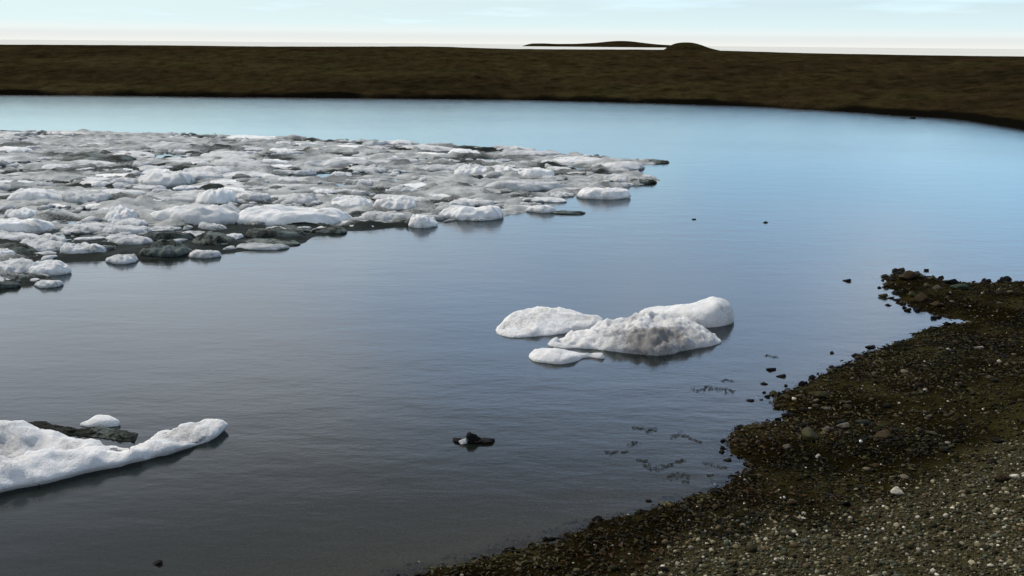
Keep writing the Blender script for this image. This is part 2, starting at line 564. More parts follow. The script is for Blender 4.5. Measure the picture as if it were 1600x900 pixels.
down = np.clip((ss[None, :] - 55) / 100.0, 0, 1)
Zf = np.where(sW < 0, prof, up_ * (1 - down ** 1.5) - 1.2 * down)
Zf += 0.17 * fbm(X, Y, 0.6, 5, 45) * np.clip(sW / 3, 0, 1) * np.clip((38 - sW) / 10, 0.12, 1)
V = np.stack([X, Y, Zf], -1).reshape(-1, 3)
PE = np.clip(1 - (sW - 0.25 - 0.8 * fbm(X, Y, 0.3, 3, 47)) / 0.5, 0, 1)
o = mesh_obj('far_bank', V, grid_faces(len(ss), len(us)), M_TUNDRA, attrs={'peat': PE.ravel()})
tag(o, kind='structure')

def ridge_hill(name, dist, prof_px, depth, mat, base_z=0.0):
    """long low hill; profile (u, v of its skyline) at a given distance, with real depth"""
    nU, nD = 90, 21
    u = np.linspace(prof_px[0][0], prof_px[-1][0], nU)
    v = np.interp(u, [p[0] for p in prof_px], [p[1] for p in prof_px])
    v = np.convolve(np.pad(v, 3, 'edge'), np.ones(7) / 7, 'valid')
    t = np.linspace(-1, 1, nD)
    V = []
    for a, b in zip(u, v):
        d = fwd * F + rt * (a - 800) - up * (b - 450)
        hn = math.hypot(d[0], d[1])
        dr = d[:2] / hn
        zt = CAM_H + d[2] / hn * dist
        for q in t:
            p = dr * (dist + q * depth)
            V.append((p[0], p[1], base_z - 0.3 + (zt - base_z + 0.3) * max(0, 1 - abs(q) ** 2.2)))
    V = np.array(V)
    V[:, 2] += 0.02 * depth * 0.3 * fbm(V[:, 0], V[:, 1], 2.0 / depth, 3, 51) * np.clip(V[:, 2], 0, 1)
    o = mesh_obj(name, V, grid_faces(nD, nU), mat)
    return tag(o, kind='structure')
ridge_hill('headland', 2100, [(812, 74.5), (824, 68.5), (838, 67.6), (870, 68.4), (905, 68.3), (930, 67), (950, 64.8), (970, 63.6), (988, 64.5), (1005, 67), (1030, 69.5), (1055, 71), (1080, 74.5)], 60, M_HILL)
ridge_hill('hill', 300, [(1036, 79), (1041, 75), (1047, 71), (1056, 67.5), (1068, 66), (1082, 66.5), (1095, 70), (1108, 75), (1122, 78.5), (1140, 81.5), (1165, 84)], 14, M_HILL)

# ------------------------------------------------------------------ ice
def height_floe(P, ctrl, res, edge, undercut, amp, seed, nscale=3.0, wob=0.05, dirt=None, margin=0.22, mound=0.0):
    """floe mesh from a plan outline P and control heights (x, y, h): top, rounded shoulder, undercut wall, foot under water"""
    P = chaikin(P, 2)
    x0, y0 = P.min(0) - margin; x1, y1 = P.max(0) + margin
    nx = int((x1 - x0) / res) + 1; ny = int((y1 - y0) / res) + 1
    X, Y = np.meshgrid(np.linspace(x0, x1, nx), np.linspace(y0, y1, ny))
    sd = poly_sdf(P, X, Y) + wob * fbm(X, Y, nscale * 0.8, 4, seed + 70)
    H = np.zeros_like(X); W = np.zeros_like(X)
    for cx, cy, ch in ctrl:
        wgt = 1.0 / ((X - cx) ** 2 + (Y - cy) ** 2 + (3 * res) ** 2) ** 1.5
        H += wgt * ch; W += wgt
    H = H / W
    sp = np.maximum(sd, 0)
    shoulder = 1 - np.exp(-sp / edge)
    rid = 1 - np.abs(fbm(X, Y, nscale, 4, seed + 3)) * 2
    Z = H * shoulder * (1 + mound * rid) + amp * (fbm(X, Y, nscale * 1.6, 5, seed) + 0.5 * (rid - 0.5)) * np.clip(sp / (edge * 1.2), 0, 1)
    Z = np.where(sd < 0, np.maximum(sd * 5.0, -0.7), np.maximum(Z, 0.012 * np.clip(sp / edge, 0, 1)))
    gy, gx = np.gradient(sd, (y1 - y0) / (ny - 1), (x1 - x0) / (nx - 1))
    gl = np.sqrt(gx * gx + gy * gy) + 1e-6
    uc = undercut * np.clip((0.07 - Z) / 0.10, 0, 1.3)
    uc = np.where(sd < edge * 1.5, uc, 0)
    XX = X + gx / gl * uc; YY = Y + gy / gl * uc
    keep = sd > -0.14
    dv = fbm(X, Y, 2.0, 4, seed + 9) * 0.9
    if dirt is not None:
        dv = dv + dirt(X, Y, Z)  # grey spots; on the mid mound stain plus painted shade
    V = np.stack([XX, YY, Z], -1).reshape(-1, 3)
    Fc = grid_faces(nx, ny, keep)
    return compact(V, Fc, dv.ravel())

def blob(cx, cy, r, a):
    return lambda X, Y: a * np.exp(-((X - cx) ** 2 + (Y - cy) ** 2) / (r * r))

def px_floe(name, outline, ctrl, label, cat='ice floe', group=None, res=0.022, edge=0.08, undercut=0.05, amp=0.04, seed=1, mat=None,
            nscale=3.0, wob=0.04, grey_spots=(), mound=0.0):
    P = np.array([G(u, v)[:2] for u, v in outline])
    c = P.mean(0)
    C = [(*(G(u, v)[:2] - c), h) for u, v, h in ctrl]
    ds = []
    for u, v, r, a in grey_spots:
        q = G(u, v)[:2] - c
        ds.append(blob(q[0], q[1], r, a))
    fn = (lambda X, Y, Z: sum(d(X, Y) for d in ds)) if ds else None
    V, Fc, dv = height_floe(P - c, C, res, edge, undercut, amp, seed, nscale, wob, fn, mound=mound)
    o = mesh_obj(name, V, Fc, mat or M_ICE, attrs={'dirt': dv})  # 'dirt' also carries the grey spots and the mound's painted shade
    o.location = (c[0], c[1], 0)
    return tag(o, label, cat, group)

GM = 'ice pieces grounded in mid lagoon'
px_floe('ice_floe', [(766, 521), (778, 506), (800, 494), (838, 489), (885, 491), (930, 497), (955, 505), (946, 513), (905, 519), (850, 526), (795, 530)],
        [(785, 512, .07), (805, 500, .13), (845, 497, .17), (885, 498, .14), (930, 503, .11), (850, 512, .15), (850, 521, .10), (800, 523, .06), (900, 514, .11)],
        'low flat white ice slab left of the tall mound in mid lagoon', group=GM, seed=3, amp=0.05, edge=0.10, mound=0.12)
px_floe('ice_floe', [(846, 537), (885, 526), (925, 516), (960, 511), (985, 511), (1030, 512), (1072, 516), (1095, 522), (1128, 530), (1135, 536), (1120, 541), (1084, 546), (1045, 558), (1004, 556), (960, 551), (916, 546), (866, 545)],
        [(865, 538, .06), (915, 530, .10), (950, 522, .17), (1000, 521, .25), (1040, 520, .26), (1068, 520, .26), (1060, 535, .22), (1095, 532, .16), (1122, 534, .09), (1020, 545, .22), (980, 543, .16), (1050, 550, .12)],
        'tallest white ice mound with gravel stain and painted shade on its grey front in mid lagoon', group=GM, seed=8, amp=0.07, nscale=4.5, edge=0.10, mound=0.18,
        grey_spots=[(985, 546, .30, .70), (1030, 549, .32, .85), (935, 541, .25, .5), (1060, 543, .22, .45), (1000, 538, .25, .3)])  # front greyed by gravel stain plus soft shading painted into the colour
px_floe('ice_floe', [(982, 493), (1030, 489), (1080, 488), (1112, 490), (1140, 494), (1151, 502), (1140, 510), (1110, 513), (1075, 511), (1030, 505)],
        [(995, 493, .15), (1040, 494, .17), (1075, 497, .19), (1096, 500, .29), (1115, 500, .34), (1130, 501, .35), (1144, 502, .36)],
        'smooth rounded pale ice hump behind the grey fronted mound', group=GM, seed=12, amp=0.035, edge=0.08, nscale=2.6)
px_floe('ice_floe', [(816, 556), (840, 550), (880, 551), (912, 553), (948, 555), (953, 561), (938, 563), (916, 559), (905, 567), (872, 571), (833, 568)],
        [(835, 560, .11), (865, 560, .13), (890, 560, .09), (920, 557, .05), (943, 559, .07)],
        'small low ice piece lying in front of the white slab in mid lagoon', group=GM, seed=17, amp=0.03, edge=0.07)

GL = 'ice at the lower left'
px_floe('ice_floe', [(-260, 700), (-120, 690), (0, 683), (60, 683), (110, 688), (160, 694), (206, 699), (226, 690), (250, 676), (300, 665), (345, 658), (369, 669), (350, 688), (320, 700), (270, 716), (210, 731), (140, 744), (70, 761), (0, 778), (-120, 815), (-260, 840)],
        [(-150, 720, .24), (0, 694, .25), (40, 692, .24), (90, 697, .19), (128, 702, .14), (60, 716, .05), (0, 726, .05), (105, 716, .07), (100, 730, .18), (60, 740, .23), (0, 756, .24), (150, 722, .16), (20, 740, .10), (195, 712, .06),
         (240, 696, .06), (255, 708, .11), (300, 678, .10), (300, 692, .10), (340, 674, .11), (-120, 780, .22), (200, 724, .12), (130, 738, .15)],
        'large white ice floe with a pointed end at the lower left edge', group=GL, seed=23, amp=0.06, nscale=2.8, edge=0.08, undercut=0.15, wob=0.07, mound=0.12,
        grey_spots=[(225, 699, .24, .35), (262, 690, .2, .3), (60, 718, .3, .35), (120, 712, .25, .3), (200, 715, .2, .3), (0, 725, .3, .35)])  # greyer in the troughs and behind the pointed end
px_floe('ice_floe', [(112, 665), (140, 660), (165, 657), (185, 659), (197, 664), (178, 669), (145, 671)],
        [(130, 665, .06), (160, 663, .13), (180, 664, .12)],
        'small white ice chunk beyond the pointed floe at lower left', group=GL, seed=29, amp=0.02, edge=0.06)
px_floe('added_hollow_ledge', [(-140, 672), (-20, 662), (60, 658), (110, 666), (170, 670), (216, 672), (222, 684), (205, 694), (170, 690), (120, 684), (60, 678), (0, 674), (-140, 684)],
        [(0, 668, .02), (60, 667, .04), (110, 672, .02), (160, 676, .04), (200, 682, .03)],
        'dark green ledge put in for a water hollow, with gravel rubble, between chunk and pointed floe', group=GL, seed=31, amp=0.035, nscale=8, edge=0.05, mat=M_ICE_DARK, grey_spots=[(60, 668, .6, .9), (0, 668, .5, .9), (170, 680, .4, .35)])  # ledge added where there is dark water; brown rubble at its right

# --- the packed ice field on the left
FIELD_PX = [(-700, 203), (-200, 203), (0, 205), (200, 207), (400, 214), (600, 222), (800, 234), (900, 244), (1046, 252), (1000, 266), (1028, 283), (978, 298),
            (970, 309), (900, 314), (870, 322), (905, 333), (830, 332), (780, 340), (690, 350), (640, 356), (560, 361), (500, 369), (440, 387), (340, 403), (215, 411), (110, 413), (104, 430), (92, 448), (0, 451), (-250, 470), (-700, 480)]
FIELD = np.array([G(u, v)[:2] for u, v in FIELD_PX])
x0, y0 = FIELD.min(0) - 0.5; x1, y1 = FIELD.max(0) + 0.5
x0 = max(x0, -40)
res = 0.11
nx = int((x1 - x0) / res); ny = int((y1 - y0) / res)
X, Y = np.meshgrid(np.linspace(x0, x1, nx), np.linspace(y0, y1, ny))
sd = poly_sdf(FIELD, X, Y) + 0.35 * fbm(X, Y, 0.8, 3, 61)
SHADE_STRIP = np.array([G(a, b)[:2] for a, b in [(-150, 374), (90, 368), (235, 370), (300, 353), (545, 354), (660, 352), (600, 364), (520, 372), (440, 388), (340, 406), (215, 416), (110, 418), (90, 404), (-150, 404)]])
shade_in = np.clip(poly_sdf(SHADE_STRIP, X, Y) / 0.4 + 0.5 + 0.5 * fbm(X, Y, 1.5, 3, 62), 0, 1)
n = fbm(X * 0.6, Y, 1.1, 5, 63)
lump = np.maximum(0, fbm(X * 0.6, Y, 2.2, 4, 67))
Z = 0.02 + (0.12 * n + 0.20 * lump + 0.09 * fbm(X * 0.7, Y, 5.0, 3, 64)) * (1 - 0.6 * shade_in)
Z = np.where(sd < 0.3, np.minimum(Z, 0.03) + 0.15 * np.minimum(sd - 0.3, 0), Z)
Z = np.maximum(Z, -0.25)
V, Fc, dv = compact(np.stack([X, Y, Z], -1).reshape(-1, 3), grid_faces(nx, ny, sd > -0.2), (0.05 + 1.2 * fbm(X * 0.6, Y, 1.0, 4, 69) + 1.2 * shade_in).ravel())  # slush darkened in the strip: reflections and shadow painted into its colour
o = mesh_obj('brash_ice', V, Fc, M_BRASH, attrs={'dirt': dv})  # 'dirt' also carries the strip's painted reflections and shadow
tag(o, 'grey slushy brash ice filling the gaps between the packed floes', 'brash ice', kind='stuff')

PROTO = []
def make_protos():
    for k in range(16):
        n = 26
        th = np.linspace(0, 2 * np.pi, n, endpoint=False)
        rad = 1 + 0.22 * fbm(np.cos(th) * 1.3 + 10 * k, np.sin(th) * 1.3, 1.0, 3, 80 + k)
        P = np.stack([np.cos(th) * rad, np.sin(th) * rad], -1)
        P /= np.abs(P).max(0)
        rg = np.random.default_rng(100 + k)
        C = [(rg.uniform(-.75, .75), rg.uniform(-.75, .75), rg.uniform(.45, 1.0)) for _ in range(7)]
        V, Fc, dv = height_floe(P, C, 0.042, 0.10, 0.16, 0.24, 200 + 11 * k, 2.2, 0.15, None, margin=0.32, mound=0.18)
        V[:, 2] = np.where(V[:, 2] > 0, V[:, 2] / max(0.1, np.percentile(V[:, 2], 97)), V[:, 2] * 1.5)
        me = {}
        for key, mt in (('white', M_ICE), ('grey', M_ICE_GREY), ('dark', M_ICE_DARK)):
            ob = mesh_obj('ice_floe', V, Fc, mt, attrs={'dirt': dv})
            me[key] = ob.data
            bpy.data.objects.remove(ob)
        PROTO.append(me)
make_protos()
_pc = 0
def place_floe(x, y, hx, hy, h, kind, label, group, rot=0.0):
    global _pc
    o = bpy.data.objects.new('ice_floe', PROTO[_pc % 16][kind]); _pc += 5
    COL.objects.link(o)
    o.location = (x, y, 0)
    o.scale = (hx, hy, h)
    o.rotation_euler = (0, 0, rot)
    return tag(o, label, 'ice floe', group)

GF = 'floes packed in the ice field'
placed = []
def box_floe(ua, ub, vt, vb, kind, label, hf=0.55, group=GF):
    uc = (ua + ub) / 2
    p = G(uc, vb)
    dh = math.hypot(p[0], p[1]); sl_ = math.hypot(dh, CAM_H)
    T = vb - vt
    if kind == 'white':
        hf = 0.66
        ua -= 4; ub += 4; T = T + 2
    h = hf * T * sl_ / (F * dh / sl_)
    dep = (1 - hf) * T * sl_ / (F * CAM_H / sl_)
    wd = (ub - ua) * sl_ / F
    dep = max(dep, 0.25 * wd)
    dr = p[:2] / dh
    c = p[:2] + dr * dep / 2
    placed.append((c[0], c[1], wd / 2, dep / 2))
    return place_floe(c[0], c[1], wd / 2, dep / 2, h, kind, label, group)

HERO = [  # dark kinds in the front strip have reflection and shade put into ice colour
    (228, 400, 318, 352, 'white', 'long white ridge floe, left half, along the front of the ice field'),
    (370, 545, 320, 354, 'white', 'long white floe with rounded right end above the dark front gap'),
    (311, 368, 292, 323, 'white', 'tall rounded white lump standing behind the long front ridge'),
    (168, 212, 323, 349, 'white', 'squarish white block left of the long front ridge'),
    (-30, 92, 340, 366, 'white', 'broad pale floe at the left edge above the dark front strip'),
    (14, 56, 327, 343, 'white', 'small bright block behind the broad pale floe at left edge'),
    (64, 100, 325, 341, 'grey', 'small grey lump right of the bright block near left edge'),
    (95, 165, 349, 366, 'grey', 'long low greyish floe right of the broad pale floe'),
    (160, 235, 349, 368, 'grey', 'flat dirty cream floe below the squarish white block'),
    (517, 585, 306, 330, 'white', 'pale double humped floe right of the long ridge, its left hump'),
    (580, 652, 304, 332, 'white', 'pale floe with wrinkled top right of the double hump'),
    (560, 640, 326, 350, 'grey', 'grey sloping floe behind the small front nub'),
    (636, 683, 334, 357, 'white', 'small rounded white nub at the front edge of the field'),
    (683, 788, 319, 345, 'white', 'wide smooth floe right of the small front nub'),
    (722, 770, 336, 346, 'grey', 'thin grey foot floe under the wide smooth floe'),
    (902, 982, 291, 312, 'white', 'bright lens shaped floe at the right front of the field'),
    (822, 872, 320, 333, 'white', 'thin white floe with dark tail at the field front'),
    (862, 915, 328, 335, 'dark', 'dark low tail of ice reaching right from the front'),
    (922, 1015, 248, 267, 'grey', 'grey floe just inside the pointed right tip of the field'),
    (1006, 1046, 248, 256, 'dark', 'dark outermost ice at the pointed right tip'),
    (984, 1030, 277, 288, 'dark', 'dark low floe below the pointed right tip'),
    (940, 985, 270, 286, 'grey', 'mauve grey floe left of the dark low floe near the tip'),
    (710, 765, 257, 276, 'white', 'bright flat floe in the middle right of the field'),
    (758, 815, 258, 276, 'white', 'bright broken floe beside the flat one, middle right'),
    (806, 866, 261, 279, 'white', 'bright white floe farthest right of the middle row'),
    (52, 108, 409, 431, 'white', 'white egg shaped floe at the front of the lower left cluster'),
    (-20, 58, 402, 430, 'grey', 'grey rounded floe at the left edge of the lower cluster'),
    (-30, 22, 390, 408, 'white', 'small white floe topping the lower left cluster'),
    (18, 70, 426, 442, 'dark', 'dark low ice below the egg shaped floe'),
    (54, 97, 436, 450, 'grey', 'small flat grey floe nearest the viewer in the lower left cluster'),
    (-30, 30, 434, 452, 'dark', 'dark flat ice at the left edge under the cluster'),
    (296, 346, 387, 404, 'grey', 'small mauve white floe at the end of the dark front strip'),
    (164, 220, 395, 413, 'grey', 'low pale floe below the dark front strip'),
    (368, 450, 378, 391, 'grey', 'thin pale sheet of ice at the open water edge'),
    (338, 384, 362, 376, 'grey', 'little pale floe in the dark gap under the long ridge'),
    (20, 110, 372, 396, 'grey', 'grey mottled floe in the dark strip near the left edge'),
    (100, 172, 376, 402, 'grey', 'brownish white floe in the middle of the dark strip'),
    (170, 240, 366, 384, 'grey', 'flat cream grey floe at the back of the dark strip'),
    (220, 300, 372, 404, 'dark', 'floe coloured as dark reflection at the right part of the dark strip'),
    (300, 372, 358, 388, 'dark', 'ice coloured as the green black shade in the gap under the long ridge'),
    (380, 480, 352, 376, 'dark', 'ice ledge coloured as the shade under the rounded end of the ridge'),
    (-20, 60, 380, 404, 'dark', 'ice coloured as dark green shade at the left edge behind the lower cluster'),
    (480, 545, 352, 366, 'dark', 'thin ledge coloured as shade running right from under the ridge'),
    (95, 175, 296, 318, 'grey', 'pinkish grey flat floe in the left middle of the field'),
    (10, 110, 296, 318, 'white', 'pale sloping floe left of the pinkish flat floe'),
    (215, 300, 268, 292, 'white', 'pinkish white floe behind the tall rounded lump'),
    (270, 350, 262, 284, 'grey', 'wide pinkish grey slab uphill of the tall lump'),
    (370, 420, 300, 315, 'white', 'thin white plate right of the tall rounded lump'),
    (430, 505, 298, 320, 'grey', 'grey wrinkled floe behind the rounded ridge end'),
    (100, 205, 238, 256, 'dark', 'long dark patch of ice in the far left middle'),
]
for ua, ub, vt, vb, kd, lb in HERO:
    box_floe(ua, ub, vt, vb, kd, lb)

tries = 0
cnt = 0
rg = np.random.default_rng(5)
FILLP = []
frame_rows = {}
while cnt < 244 and tries < 90000:
    tries += 1
    u = rg.uniform(-140, 1040); v = 205 + 240 * rg.random() ** 1.7
    p = G(u, v)[:2]
    big = rg.random()
    hx = rg.uniform(0.28, 0.6) if big < 0.6 else rg.uniform(0.6, 1.25)
    hx *= (0.8 + 0.012 * math.hypot(*p))
    hy = hx * rg.uniform(0.35, 0.7)
    if poly_sdf(FIELD, np.array([p[0]]), np.array([p[1]]))[0] < hy * 0.75:
        continue
    ok = True
    for (qx, qy, ax, ay) in placed:
        if ((p[0] - qx) / (0.78 * (ax + hx))) ** 2 + ((p[1] - qy) / (0.78 * (ay + hy))) ** 2 < 1:
            ok = False
            break
    if not ok:
        continue
    placed.append((p[0], p[1], hx, hy))
    h = rg.uniform(0.04, 0.18) * (0.7 + 0.5 * hx) * (0.55 if v < 225 else 1)
    r = rg.random()
    kd = 'white' if r < 0.30 else ('grey' if r < 0.86 else 'dark')
    tone = {'white': 'bright white', 'grey': 'dull grey', 'dark': 'dark dirty'}[kd]
    zone = 'along the far rim of the ice field' if v < 228 else ('in the far middle of the ice field' if v < 262 else ('in the near middle of the ice field' if v < 310 else 'in the front part of the ice field'))
    size = 'small' if hx < 0.95 else 'wide'
    lab = f'{size} {tone} floe packed among others {zone}'
    place_floe(p[0], p[1], hx, hy, h, kd, lab, f'{size} {tone} floes {zone}', rg.uniform(-.5, .5))
    cnt += 1
print('fill floes', cnt)
def small_ice():
    import bmesh
    bm = bmesh.new(); bmesh.ops.create_icosphere(bm, subdivisions=2, radius=1)
    V0 = np.array([v.co[:] for v in bm.verts]); F0 = np.array([[v.index for v in f.verts] for f in bm.faces]); bm.free()
    g = np.random.default_rng(77)
    n = 8000
    u = g.uniform(-150, 1045, n); v = 204 + 245 * g.random(n) ** 1.8
    P = np.array([G(a, b)[:2] for a, b in zip(u, v)])
    k = (poly_sdf(FIELD, P[:, 0], P[:, 1]) > 0.2) & ((poly_sdf(SHADE_STRIP, P[:, 0], P[:, 1]) < 0) | (g.random(n) < 0.12)) & (fbm(P[:, 0], P[:, 1], 0.5, 3, 79) + 0.35 > g.random(n) * 0.8)
    P = P[k]; n = len(P)
    s = np.minimum(g.gamma(1.6, 0.045, n) + 0.05, 0.28)
    W = V0[None] * (1 + 0.16 * g.normal(size=(n, len(V0), 1)))
    W = W * np.stack([s * g.uniform(.8, 1.5, n), s * g.uniform(.5, 1, n), s * g.uniform(.25, .5, n)], -1)[:, None, :]
    a = g.uniform(0, 3.1, n); c, sn = np.cos(a)[:, None], np.sin(a)[:, None]
    W = np.stack([W[..., 0] * c - W[..., 1] * sn, W[..., 0] * sn + W[..., 1] * c, W[..., 2]], -1)
    W += np.concatenate([P, (0.0 + 0.05 * g.random(n))[:, None]], -1)[:, None, :]
    Fc = (F0[None] + (np.arange(n) * len(V0))[:, None, None]).reshape(-1, 3)
    o = mesh_obj('ice_rubble', W.reshape(-1, 3), Fc, M_ICE_GREY, attrs={'dirt': np.repeat(g.normal(0.15, 0.6, n), len(V0))})
    tag(o, 'small broken white and grey ice rubble strewn between the packed floes', 'ice rubble', kind='stuff')
small_ice()

# ------------------------------------------------------------------ stones
def ico(sub):
    import bmesh
    bm = bmesh.new()
    bmesh.ops.create_icosphere(bm, subdivisions=sub, radius=1)
    V = np.array([v.co[:] for v in bm.verts]); Fc = np.array([[v.index for v in f.verts] for f in bm.faces])
    bm.free()
    return V, Fc
I1, FI1 = ico(1)
I3, FI3 = ico(3)
PALE = np.array([0.42, 0.40, 0.34]); DARKS = np.array([[0.012, 0.011, 0.009], [0.022, 0.018, 0.012], [0.018, 0.019, 0.016], [0.030, 0.022, 0.014]])
TINTS = {'dark': (0.009, 0.008, 0.008), 'brown': (0.040, 0.028, 0.015), 'olive': (0.036, 0.034, 0.014), 'green': (0.028, 0.038, 0.028), 'grey': (0.085, 0.075, 0.058), 'grey_white': (0.42, 0.43, 0.43), 'pale': (0.40, 0.37, 0.30), 'white': (0.62, 0.58, 0.50)}
def rock_shape(s, amp=0.6, cuts=9):
    nrm = I3.copy()
    V = nrm * (1 + amp * fbm(nrm[:, 0], nrm[:, 1], 1.1, 3, s, nrm[:, 2]) + 0.10 * fbm(nrm[:, 0], nrm[:, 1], 4, 2, s + 5, nrm[:, 2]))[:, None]
    rgk = np.random.default_rng(s)          # a few flattened facets, as broken stone has
    for _ in range(cuts):
        a = rgk.normal(size=3); a /= np.linalg.norm(a)
        q = V @ a
        lim = rgk.uniform(0.5, 0.82)
        V = V - np.maximum(q - lim, 0)[:, None] * a * 0.9
    return V
RP = {}
for kd, c in TINTS.items():
    RP[kd] = []
    for k in range(5):
        V = rock_shape(30 * k + 7)
        ob = mesh_obj('stone', V, FI3, M_ROCK, attrs={'tint': np.tile(np.array(c), (len(V), 1))})
        RP[kd].append(ob.data)
        bpy.data.objects.remove(ob)
def ground_at(x, y):
    z, d = land_height(np.array([x]), np.array([y]))
    return float(z[0])
_sc = 0
def stone(u, v, wpx, kind, label, group=None, flat_=0.6, sink=0.35, name='stone', water=None):
    global _sc
    # settle on the ground that the pixel's ray meets
    z = 0.0
    for _ in range(6):
        p = G(u, v, z)
        g = ground_at(p[0], p[1])
        z = max(g, 0.0)
    r = wpx / 2 * math.hypot(np.linalg.norm(p[:2]), CAM_H - z) / F
    o = bpy.data.objects.new(name, RP[kind][_sc % 5]); _sc += 2
    COL.objects.link(o)
    fl = flat_ * r
    zz = (z + fl * (1 - 2 * sink)) if (water is None) else water
    o.location = (p[0], p[1], zz)
    o.scale = (r, r * random.uniform(0.6, 0.9), fl)
    o.rotation_euler = (random.uniform(-.15, .15), random.uniform(-.15, .15), random.uniform(-.5, .5))
    return tag(o, label, 'stone', group)

# stones in the shallows, with their widths in photograph pixels
for u, v, wd, lb in [
    (1383, 433, 16, 'dark stone at the very end of the upper spit'),
    (1374, 450, 9, 'small dark stone standing alone in water left of the spit'),
    (1399, 458, 13, 'dark stone close under the end of the spit'),
    (1392, 466, 10, 'dark stone in a pair off the lower side of the spit'),
    (1400, 469, 11, 'right hand stone of the pair off the lower side of the spit'),
    (1387, 477, 9, 'small stone lowest of those left of the spit'),
    (1413, 481, 11, 'flat stone beside the lower edge of the spit'),
    (1573, 437, 17, 'flat dark stone in water above the top of the right shore'),
    (1324, 439, 12, 'lone flat stone awash far left of the spit'),
    (1360, 543, 17, 'flat stone touching the shore below the notch inlet'),
    (1337, 556, 14, 'dark angular stone at the waterline below the inlet'),
    (1300, 552, 11, 'lone stone in the water left of the shoreline below the inlet'),
    (1300, 574, 10, 'small stone at the waterline of the middle shore'),
    (1221, 588, 14, 'angular dark stone standing off the middle point'),
    (1205, 578, 18, 'long low stone lying in water above the middle point'),
    (1193, 600, 11, 'round stone left of the angular one near the middle point'),
    (1228, 603, 10, 'small stone against the upper side of the middle point'),
    (1194, 614, 8, 'tiny stone just off the middle point'),
    (1173, 626, 11, 'stone farthest out in line with the tip of the middle point'),
    (1189, 625, 7, 'tiny stone between the outlying stone and the middle point'),
    (1213, 661, 9, 'small stone in the cove below the middle point'),
    (1199, 656, 6, 'tiny stone in the water of the small cove'),
    (1128, 706, 12, 'round dark stone at the tip of the lower point'),
    (1137, 719, 12, 'dark stone under the lower point'),
    (1013, 783, 13, 'lone dark stone off the lower shore'),
    (1113, 769, 20, 'broad dark stone at the waterline of the lower shore'),
    (1094, 771, 10, 'small stone beside the broad one on the lower shore'),
    (934, 812, 20, 'knobbly dark stone standing in water by the bottom shore'),
    (928, 818, 13, 'flat foot stone beside the knobbly one by the bottom shore'),
    (880, 842, 17, 'low dark stone at the bottom waterline'),
    (861, 842, 13, 'small stone left of the low one at the bottom waterline'),
    (790, 862, 12, 'dark stone at the lowest end of the shoreline'),
    (247, 881, 18, 'dark stone awash in the bottom left of the lagoon'),
    (1425, 185, 11, 'tiny far stone in water under the far right bank'),
    (1084, 343, 8, 'tiny dark stone awash in the open water centre'),
    (1196, 348, 8, 'tiny dark stone awash right of the centre'),
]:
    stone(u, v, wd, 'dark', lb, 'stones standing in the shallows', 0.42, 0.42)

for u, v, wd, kd, lb in [
    (1401, 772, 25, 'pale', 'round whitish boulder, the largest pale stone on the near shore'),
    (1375, 783, 10, 'grey', 'little grey stone left of the whitish boulder'),
    (1397, 753, 8, 'olive', 'small olive stone above the whitish boulder'),
    (1223, 779, 10, 'white', 'bright pebble on dark ground left of the whitish boulder'),
    (1253, 811, 9, 'pale', 'pale pebble below the bright one on dark ground'),
    (1345, 691, 9, 'white', 'bright pebble right of the olive patch on the shore'),
    (1278, 715, 12, 'pale', 'pale oblong stone on the lower point'),
    (1318, 668, 20, 'grey', 'squarish buff stone in the row above the lower point'),
    (1347, 663, 24, 'green', 'greenish flat boulder in the row above the lower point'),
    (1292, 673, 17, 'grey', 'buff flat stone at the left end of the row'),
    (1265, 686, 40, 'olive', 'long olive slab lying on the lower point'),
    (1380, 686, 28, 'brown', 'rust brown slab right of the olive slab'),
    (1451, 652, 11, 'grey', 'grey pebble on the dark middle shore'),
    (1586, 747, 16, 'pale', 'flat pale stone at the right edge of the shore'),
    (1562, 751, 26, 'brown', 'brown slab beside the flat pale stone at right edge'),
    (1284, 736, 13, 'olive', 'olive stone below the pale oblong one'),
    (1434, 809, 8, 'white', 'bright pebble where the pale gravel begins'),
    (1137, 847, 9, 'pale', 'pale upright pebble on the rusty wrack near the bottom'),
    (1532, 545, 13, 'pale', 'pale stone on the dark upper shore, the largest there'),
    (1481, 547, 8, 'pale', 'small pale stone left of the largest on the upper shore'),
    (1561, 566, 9, 'pale', 'small pale stone right of the largest on the upper shore'),
    (1365, 585, 10, 'grey', 'grey stone on the dark shore inside the middle bay'),
    (1292, 640, 14, 'grey', 'grey stone on the lower side of the middle point'),
    (1326, 629, 9, 'grey', 'small grey stone right of the middle point'),
    (1418, 436, 30, 'brown', 'brown slab on top of the upper spit'),
    (1448, 449, 16, 'olive', 'pale olive block on the upper spit'),
    (1464, 452, 14, 'grey', 'buff block beside the olive block on the upper spit'),
    (1500, 452, 22, 'green', 'greenish block on the crest of the upper spit'),
    (1485, 443, 20, 'dark', 'dark block on the far edge of the upper spit'),
    (1462, 478, 17, 'brown', 'rust ringed stone on the near slope of the upper spit'),
    (1425, 462, 16, 'olive', 'olive stone near the end of the upper spit'),
    (1440, 470, 24, 'brown', 'brown slab in the middle of the upper spit'),
    (1280, 620, 26, 'olive', 'olive mossy stone on the tip of the middle point'),
    (1250, 622, 18, 'brown', 'brown stone at the tip of the middle point'),
    (1150, 690, 16, 'brown', 'brown stone crowning the lower point'),
    (1185, 694, 14, 'brown', 'reddish stone inland of the lower point tip'),
    (1230, 700, 14, 'grey', 'pinkish stone on the lower point'),
]:
    stone(u, v, wd, kd, lb, None, 0.5, 0.25, 'boulder' if 'boulder' in lb else 'stone')

